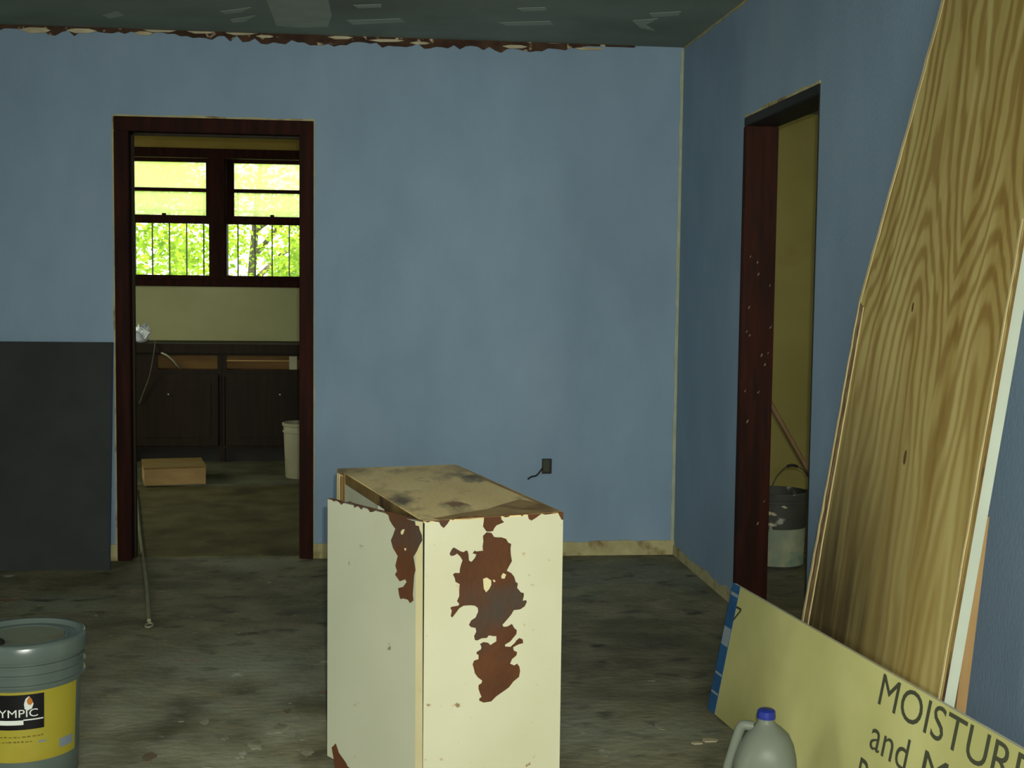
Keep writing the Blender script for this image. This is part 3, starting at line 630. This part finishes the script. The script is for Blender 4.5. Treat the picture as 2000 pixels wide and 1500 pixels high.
# ------------------------------------------------------------------ grey paint pail
pc = atZ(49, 1233, .372); pc.z = 0
pail = thing('paint_pail', pc, 'lidded grey plastic paint pail with yellow label, at the left edge of floor', 'bucket')
def RP(z): return .128+.014*z/.36
bm = lathe(B(), pc, [(0, 0), (.124, 0), (.128, .006)]+[(RP(z), z) for z in (.05, .10, .15, .20, .25, .262)]+[(.1485, .263), (.1485, .268), (.143, .269), (.143, .288), (.149, .289), (.149, .294), (.1435, .295), (.1435, .312), (.150, .313), (.150, .318), (.144, .319), (.144, .335), (0, .335)], 72)
obj('pail_body', bm, m_grey, pail, True)
bm = lathe(B(), pc, [(.1445, .328), (.1535, .328), (.1545, .334), (.1535, .362), (.150, .370), (.146, .372), (.138, .371), (.133, .363), (.130, .360), (.108, .3595), (.106, .362), (.100, .362), (.098, .3595), (0, .3585)], 72)
lid = obj('lid', bm, m_grey, pail, True)
obj('lid_centre', lathe(B(), pc, [(0, .3598), (.097, .3607), (.097, .3600)], 40), m_lidc, lid, True)
sp = pc+V(-.052, -.075, .3595)
obj('pour_spout', lathe(B(), sp, [(0, .012), (.016, .012), (.020, .008), (.021, 0), (0, 0)], 24), m_black, lid, True)
phi = math.atan2(-pc.y, -pc.x)                # direction towards the viewer
def pcyl(deg, z, o=0): t = phi+math.radians(deg); r = RP(z)+o; return pc+V(r*math.cos(t), r*math.sin(t), z)
def band(bm, d0, d1, z0, z1, o, n=None, t=.0006):
    n = n or max(2, int(abs(d1-d0)/4)); rows = []
    for i in range(n+1):
        dd = d0+(d1-d0)*i/n; rows.append([bm.verts.new(pcyl(dd, z, oo)) for z, oo in ((z0, o-t), (z1, o-t), (z1, o), (z0, o))])
    for a, b in zip(rows, rows[1:]):
        for k in range(4): bm.faces.new((a[k], b[k], b[(k+1) % 4], a[(k+1) % 4]))
    bm.faces.new(rows[0]); bm.faces.new(rows[-1]); return bm
yf = pc.y-.138
def lz(y): return atY(48, y, yf).z

lab = obj('label', band(B(), -215, 62, lz(1492), lz(1353), .0008), m_label, pail, True)
obj('logo_panel', band(B(), -58, 18, lz(1427), lz(1358), .0014), m_labelk, lab, True)
def curved(txt, prefix, d0, d1, z0, z1, m, name='lettering', o=.0019):
    bm = textbm(txt, prefix); bmesh.ops.subdivide_edges(bm, edges=[e for e in bm.edges if e.calc_length() > .12], cuts=2)
    for v in bm.verts: v.co = pcyl(d0+v.co.x*(d1-d0), z0+v.co.y*(z1-z0), o)
    return obj(name, bm, m, lab)
curved('OLYMPIC', None, -46, 11.5, lz(1402), lz(1387), m_labelw)
obj('swoosh', band(B(), -58, -3, lz(1417), lz(1408), .0018), m_labelw, lab); obj('swoosh', band(B(), -3, 17, lz(1409), lz(1406.5), .0018), m_labelw, lab)
def flame(pts, m, o):
    vs = [pcyl((x-48)/1.82, lz(y), o) for x, y in pts]; nrm = (pcyl(0, .2, .0)-pc); nrm.z = 0
    obj('flame_emblem', prism(B(), vs, -nrm.normalized()*.0004), m, lab)
flame([(45, 1386), (44, 1376), (47, 1366), (53, 1361), (58, 1368), (61, 1377), (58, 1386), (51, 1389)], m_labelw, .0020)
flame([(51, 1377), (49, 1370), (53, 1362), (58, 1367), (60, 1374), (56, 1379)], m_flame, .0025)
rnd = random.Random(4)
for yy, xe in ((1441, 16), (1451, 4)):        # two worn lines of small print, no longer readable
    x = -52
    while x < xe:
        w_ = rnd.uniform(1.5, 4); hh = rnd.uniform(1.6, 3.2)
        obj('worn_print', band(B(), x, x+w_, lz(yy+1.5), lz(yy+1.5-hh), .0013, 1), m_labelb, lab); x += w_+rnd.uniform(.8, 2)
obj('flash_mark', band(B(), 12, 20, lz(1456), lz(1452), .0014), m_labels, lab); obj('flash_mark', band(B(), 36, 56, lz(1476), lz(1458), .0014), m_labels, lab)

# ------------------------------------------------------------------ pale cable on the floor
pts = [atZ(x, y, .009) for x, y in ((265, 955), (268, 985), (273, 1040), (280, 1095), (286, 1140), (289, 1180), (291, 1212))]
cb = thing('floor_cable', pts[-1]-V(0, 0, .009), 'thin pale cable with a ring end lying across the floor through left doorway', 'cable')
obj('cord', tube(B(), smoothpts(pts, 8), .008, 8), m_cable, cb, True)
rc = atZ(291.5, 1221, .007); bm = B(); ts = 16
tube(bm, [rc+V(.013*math.cos(t*2*math.pi/ts), .030*math.sin(t*2*math.pi/ts), 0) for t in range(ts+1)], .004, 6)
obj('ring_end', bm, m_cable, cb, True)
# ------------------------------------------------------------------ paint chips on the floor
for (x, y, s, lb) in ((1362, 1452, .022, 'white paint chip on floor left of the jug, the left one of two'), (1386, 1447, .03, 'white paint chip on floor left of the jug, the larger right one')):
    c = atZ(x, y, 0.001); bm = B()
    prism(bm, [c+V(s*math.cos(t*1.05)*(.7+.5*random.random()), s*.5*math.sin(t*1.05)*(.7+.5*random.random()), 0) for t in range(6)], (0, 0, .003))
    tag(obj('paint_chip', bm, m_paper, origin=c), lb, 'chip', 'paint chips on the floor')

rs = random.Random(11)
for (x, y, r, c) in ((545, 1425, 26, 0), (585, 1440, 18, 1), (500, 1455, 22, 0), (470, 1475, 14, 1), (600, 1470, 16, 0), (440, 1440, 10, 1), (290, 1480, 18, 2), (400, 1410, 12, 0), (560, 1390, 12, 2), (1290, 1420, 14, 0), (1180, 1470, 12, 1)):
    cc = atZ(x, y, .0); k = r/2511*2.9*1.1; n_ = 14
    pts = [cc+V(k*math.cos(t*6.283/n_)*rs.uniform(.45, 1.1), k*1.8*math.sin(t*6.283/n_)*rs.uniform(.45, 1.1), 0) for t in range(n_)]
    obj('paint_smear', prism(B(), pts, (0, 0, .0012)), m_smear[c], floor)

# ------------------------------------------------------------------ kitchen base cabinets
fy = 9.50
def fz(y): return atY(420, y, fy).z
def fx(x, y=780): return atY(x, y, fy).x
ct = tag(obj('worktop', box(B(), (-2.5, fy-.03, fz(690)), (1.25, KY, fz(671.5)), .004), m_kwood, origin=V(-.7, fy, fz(690))), 'dark wood worktop running under the kitchen window', 'worktop')
zt = fz(690)-.001; zd0, zd1 = fz(722), fz(694)
units = [(fx(250)-.42, fx(252), 'dark kitchen base unit left of the doorway view, mostly hidden by the jamb'),
         (fx(252), fx(434), 'dark kitchen base unit with empty drawer slot, behind the wooden box'),
         (fx(434), fx(620), 'dark kitchen base unit with empty drawer slot, behind the white bucket')]
for i, (x0, x1, lb) in enumerate(units):
    cu = thing('base_cabinet', (x0, fy, .013), lb, 'cabinet', 'kitchen base units')
    x1 -= .002; s = .018
    bm = B(); box(bm, (x0, fy, .013), (x0+s, KY-.01, zt)); box(bm, (x1-s, fy, .013), (x1, KY-.01, zt)); box(bm, (x0+s, KY-.03, .013), (x1-s, KY-.01, zt)); box(bm, (x0+s, fy, .11), (x1-s, KY-.03, .13))
    obj('carcass', bm, m_kwood, cu)
    obj('toe_kick', box(B(), (x0+s, fy+.05, .013), (x1-s, fy+.065, .11)), m_black, cu)
    lx, rx = (x0+.03, x1-.03)
    if i == 1: lx = fx(308)
    obj('face_rail', box(B(), (x0+s, fy, zd1), (x1-s, fy+.02, zt)), m_kwood, cu)
    obj('face_rail', box(B(), (x0+s, fy, zd0-.05), (x1-s, fy+.02, zd0)), m_kwood, cu)
    obj('drawer_floor', box(B(), (x0+s, fy+.02, zd0-.012), (x1-s, fy+.4, zd0)), m_slot, cu)
    obj('slot_back', box(B(), (x0+s, fy+.14, zd0), (x1-s, fy+.155, zt-.002)), m_slot, cu)
    if i: 
        obj('stile', box(B(), (x0+s, fy, zd0), (lx, fy+.02, zd1)), m_kwood, cu); obj('stile', box(B(), (rx, fy, zd0), (x1-s, fy+.02, zd1)), m_kwood, cu)
    if i == 2:
        obj('drawer_runner', box(B(), (lx, fy+.004, zd0+.062), (rx-.06, fy+.018, zd0+.07)), m_tan, cu)
        obj('pale_block', box(B(), (fx(565), fy-.004, zd0+.004), (fx(580), fy+.018, zd1-.004)), m_wb, cu)
    if i == 0: obj('drawer_front', box(B(), (x0+.01, fy-.018, zd0-.01), (x1-.01, fy-.0005, zd1+.01), .003), m_kwood, cu)
    dr = obj('door', box(B(), (x0+.025, fy-.018, .13), (x1-.025, fy-.0005, zd0-.03), .004), m_kwood, cu)
    obj('door_panel', box(B(), (x0+.075, fy-.024, .19), (x1-.075, fy-.018, zd0-.09), .004), m_kwood, dr)
    kxp = {0: x1-.06, 1: fx(331), 2: fx(548)}[i]; kzp = fz(770)
    obj('knob', lathe(B(), V(kxp, fy-.036, kzp), [(0, -.009), (.009, -.006), (.011, 0), (.009, .006), (0, .009)], 12), mat('knob_metal', '9a988c', rough=.25, metallic=.9), dr, True)
# white supply tube curling out of the drawer slot and a hanging cord
hb = [atY(315, 689, fy-.045), atY(326, 694, fy-.06), atY(338, 704, fy-.055), atY(346, 714, fy-.03), atY(352, 719, fy+.03)]
tag(obj('supply_hose', tube(B(), smoothpts(hb), .007, 8), m_wb, origin=hb[0]), 'short whitish hose curling out of the kitchen drawer slot', 'hose')
hc = [atY(303, 666, fy-.02), atY(302.5, 676, fy-.05), atY(299, 700, fy-.06), atY(292, 735, fy-.06), atY(283, 760, fy-.05), atY(272, 788, fy-.04)]
tag(obj('hanging_cord', tube(B(), smoothpts(hc), .005, 8), mat('grey_cord', '4e4e3c', '5a5a48', scale=9, rough=.7), origin=hc[0]), 'pale grey cord hanging over the kitchen worktop edge', 'cord')
# crumpled plastic on the worktop
zc = fz(671.5); cw = atY(277, 671, fy+.02); bm = B()
bmesh.ops.create_icosphere(bm, subdivisions=3, radius=1)
for v in bm.verts:
    q = v.co.copy(); k = 1+.35*math.sin(5*q.x+3*q.z)*math.cos(4*q.y+2*q.z)+random.uniform(-.12, .12)
    v.co = V(cw.x-.012+q.x*.062*k, fy+.06+q.y*.05*k, zc+.001+max(-.0, (q.z*.5+.5)*.115*k))
tag(obj('crumpled_bag', bm, m_foil, origin=V(cw.x, fy+.06, zc)), 'crumpled silvery white plastic on the kitchen worktop by the left jamb', 'bag')
bag = bpy.data.objects['crumpled_bag']
tag(obj('bag_fold', tube(B(), [atY(275, 639, fy+.01), atY(292, 650, fy), atY(283, 662, fy)], [.006, .011, .007], 6), m_foil, bag))

# ------------------------------------------------------------------ wooden box on the kitchen floor
b0, b1 = atZ(282, 949, .013), atZ(402, 945, .013); bu = (b1-b0).normalized(); bv = V(-bu.y, bu.x, 0); bh = atY(340, 917, b0.y).z-.013
bx = thing('wooden_box', b0, 'shallow tan wooden box lying on the kitchen floor', 'box')
bd = .44; LB = (b1-b0).length
def bp(s, t, z): return b0+bu*s+bv*t+V(0, 0, z)
def bbox(bm, s0, s1, t0, t1, z0, z1): return hexa(bm, [bp(s0, t0, z0), bp(s1, t0, z0), bp(s1, t1, z0), bp(s0, t1, z0), bp(s0, t0, z1), bp(s1, t0, z1), bp(s1, t1, z1), bp(s0, t1, z1)])
obj('front_board', bbox(B(), 0, LB, 0, .016, 0, bh), m_tan, bx); obj('rear_board', bbox(B(), 0, LB, bd-.016, bd, 0, bh), m_tan, bx)
for s in (0, LB-.016): obj('side_board', bbox(B(), s, s+.016, .016, bd-.016, 0, bh), m_tan, bx)
obj('top_board', bbox(B(), -.004, LB+.004, -.004, bd+.004, bh, bh+.012), mat('dull_pine', '7c6636', '8c7543', scale=5, rough=.8, stretch=(1, 6, 6)), bx)
# ------------------------------------------------------------------ white bucket by the kitchen door
kb = atZ(588, 936, .013); kb.y += .12
hb_ = .013+.40
wbk = thing('white_bucket', V(kb.x, kb.y, .013), 'off white plastic bucket half hidden by the right jamb of left doorway', 'bucket')
bc = V(atY(551, 830, kb.y).x+.150, kb.y, .013)
hz = atY(580, 826, kb.y).z-.013
wbk.location = bc
obj('pail_body', lathe(B(), bc, [(0, 0), (.125, 0), (.128, .005), (.140, hz-.06), (.147, hz-.058), (.147, hz-.05), (.141, hz-.048), (.142, hz), (.136, hz), (.122, .01), (0, .01)], 40), m_wb, wbk, True)
obj('rim', lathe(B(), bc, [(.141, hz-.016), (.150, hz-.014), (.151, hz), (.147, hz+.004), (.138, hz+.003), (.137, hz-.01)], 40), m_wb, wbk, True)

# ------------------------------------------------------------------ side room: splashed bucket, pole
fb_ = atZ(1531, 1112, 0); hb2 = atY(1531, 965, 5.72).z
bc = V(fb_.x, 5.72+.12, 0)
R2 = 1.05*(atY(1578, 1040, bc.y).x-atY(1482, 1040, bc.y).x)/2+.012
bk = thing('splashed_bucket', bc, 'dark grey bucket splashed with pale paint beyond the right doorway', 'bucket')
prof = [(0, 0), (R2*.90, 0), (R2*.92, .006), (R2*.985, hb2-.05), (R2*1.03, hb2-.048), (R2*1.03, hb2-.035), (R2, hb2-.033), (R2*1.01, hb2), (R2*.96, hb2), (R2*.88, .02), (0, .02)]
obj('pail_body', lathe(B(), bc, prof, 48), m_db, bk, True)
zl0, zl1 = .012, atY(1531, 1036, bc.y-R2).z
ph2 = math.atan2(-bc.y, -bc.x)
def b2(deg, z, o): t = ph2+math.radians(deg); r = R2*(.92+.065*(z-.006)/(hb2-.056))+o; return bc+V(r*math.cos(t), r*math.sin(t), z)
bm = B(); nseg = 40; rows = []
for i in range(nseg+1):
    dd = -80+160*i/nseg; zz = zl1+(.0 if dd > -12 else .012+.03*random.random())-(.055*max(0, 1-abs(dd+20)/8))
    rows.append([bm.verts.new(b2(dd, z, o)) for z, o in ((zl0, .0), (zz, .0), (zz, .0012), (zl0, .0012))])
for a, b in zip(rows, rows[1:]):
    for k in range(4): bm.faces.new((a[k], b[k], b[(k+1) % 4], a[(k+1) % 4]))
obj('smeared_label', bm, m_bl, bk)
for (d0, z0, w_, h_) in ((-52, hb2-.075, 40, .012), (-60, hb2-.10, 30, .006), (-20, hb2-.085, 20, .008), (-25, hb2-.135, 22, .007), (8, hb2-.055, 12, .006), (-58, hb2-.13, 14, .010)):
    bm = B(); n_ = 10; rw = []
    for i in range(n_+1):
        dd = d0+w_*i/n_; hh = h_*(.3+random.random())*math.sin(math.pi*(i+.3)/(n_+.6)); sl = -.0006*(dd-d0)
        rw.append([bm.verts.new(b2(dd, z, o)) for z, o in ((z0+sl-hh, 0), (z0+sl+hh, 0), (z0+sl+hh, .0016), (z0+sl-hh, .0016))])
    for a, b in zip(rw, rw[1:]):
        for k in range(4): bm.faces.new((a[k], b[k], b[(k+1) % 4], a[(k+1) % 4]))
    obj('paint_splash', bm, m_paper, bk)
hp = [atY(x, y, bc.y) for x, y in ((1506, 955), (1516, 932), (1530, 916), (1544, 908), (1556, 911), (1570, 919), (1584, 942), (1588, 958))]
obj('bail_handle', tube(B(), smoothpts(hp), .003, 6), m_metal, bk)
obj('hand_grip', tube(B(), smoothpts([atY(1537, 911, bc.y), atY(1547, 908.5, bc.y), atY(1558, 911, bc.y)]), .0065, 8), m_black, bk)
yp = 6.15
pa, pb_ = atY(1499, 778, yp+.05), atY(1578, 921, yp); dd = (pb_-pa)
top = pa - dd*((pa.x-(XW+.02))/dd.x); bot = pb_+dd*(pb_.z/-dd.z)
pole = thing('wooden_pole', V(bot.x, bot.y, 0), 'long brown pole slanting behind the splashed bucket in the side room', 'pole')
obj('shaft', tube(B(), [bot+V(0, 0, .014), bot.lerp(top, .5), top], .0135, 12), mat('pole_brown', '6a5436', '7a6242', scale=6, rough=.6, stretch=(3, 3, 1)), pole, True)
e1 = bot.lerp(top, .08); obj('ferrule', tube(B(), [bot+V(0, 0, .014)+(top-bot)*.0, e1], .0155, 12), m_metal, pole, True)

# ------------------------------------------------------------------ outdoors beyond the kitchen window
tag(obj('ground', box(B(), (-40, 10.5, -.5), (40, 60, -.3)), m_grass), kind='structure')
def tree(x, y, h, rx, rz, cz, n, label, seed):
    rnd = random.Random(seed); t = thing('tree', (x, y, -.3), label, 'tree', 'trees beyond the kitchen window')
    bm = tube(B(), smoothpts([V(x, y, -.3), V(x+.05, y, .6), V(x-.05, y+.05, 1.3), V(x+.1, y, h*.75)]), [.13-.1*i/18 for i in range(19)], 8)
    obj('trunk', bm, m_bark, t)
    for k in range(5):
        a = rnd.random()*6.28; s = V(x, y, .7+.35*k); e_ = s+V(math.cos(a)*rx*.7, math.sin(a)*rx*.7, .6); obj('branch', tube(B(), [s, s.lerp(e_, .5)+V(0, 0, .1), e_], [.04, .03, .015], 6), m_bark, t)
    vs = []; fs = []; cl = []
    while len(cl) < 60:
        q = V(rnd.uniform(-1, 1), rnd.uniform(-1, 1), rnd.uniform(-1, 1))
        if .35 < q.length < 1: cl.append(q)
    for i in range(n):
        c = cl[i % 60]; q = V(x+c.x*rx+rnd.gauss(0, .17), y+c.y*rx+rnd.gauss(0, .17), cz+c.z*rz+rnd.gauss(0, .17))
        if q.z < -.2: q.z = rnd.random()*.8
        d1 = V(rnd.gauss(0, 1), rnd.gauss(0, 1), rnd.gauss(0, .6)).normalized(); d2 = d1.cross(V(rnd.gauss(0, 1), rnd.gauss(0, 1), rnd.gauss(0, 1))).normalized()
        L_ = rnd.uniform(.035, .06); k = len(vs)
        vs += [tuple(q-d1*L_), tuple(q+d2*L_*.5), tuple(q+d1*L_), tuple(q-d2*L_*.5)]; fs.append((k, k+1, k+2, k+3))
    b0 = wloc(t); vs = [tuple(Vector(v)-b0) for v in vs]
    me = bpy.data.meshes.new('foliage'); me.from_pydata(vs, [], fs); me.materials.append(m_leaf)
    o = bpy.data.objects.new('foliage', me); C.objects.link(o); o.parent = t; o['kind'] = 'stuff'
tree(-2.9, 14.0, 3.4, 1.05, 1.4, 1.75, 7000, 'leafy yellow-green tree seen through the left half of kitchen window', 3)
tree(-.42, 15.2, 3.2, .78, 1.1, 1.35, 4200, 'leafy yellow-green tree seen through the right half of kitchen window', 5)
tree(-1.6, 18.6, 4.2, 1.6, 1.5, 2.0, 6000, 'taller pale tree farther off behind the kitchen window mullion', 9)
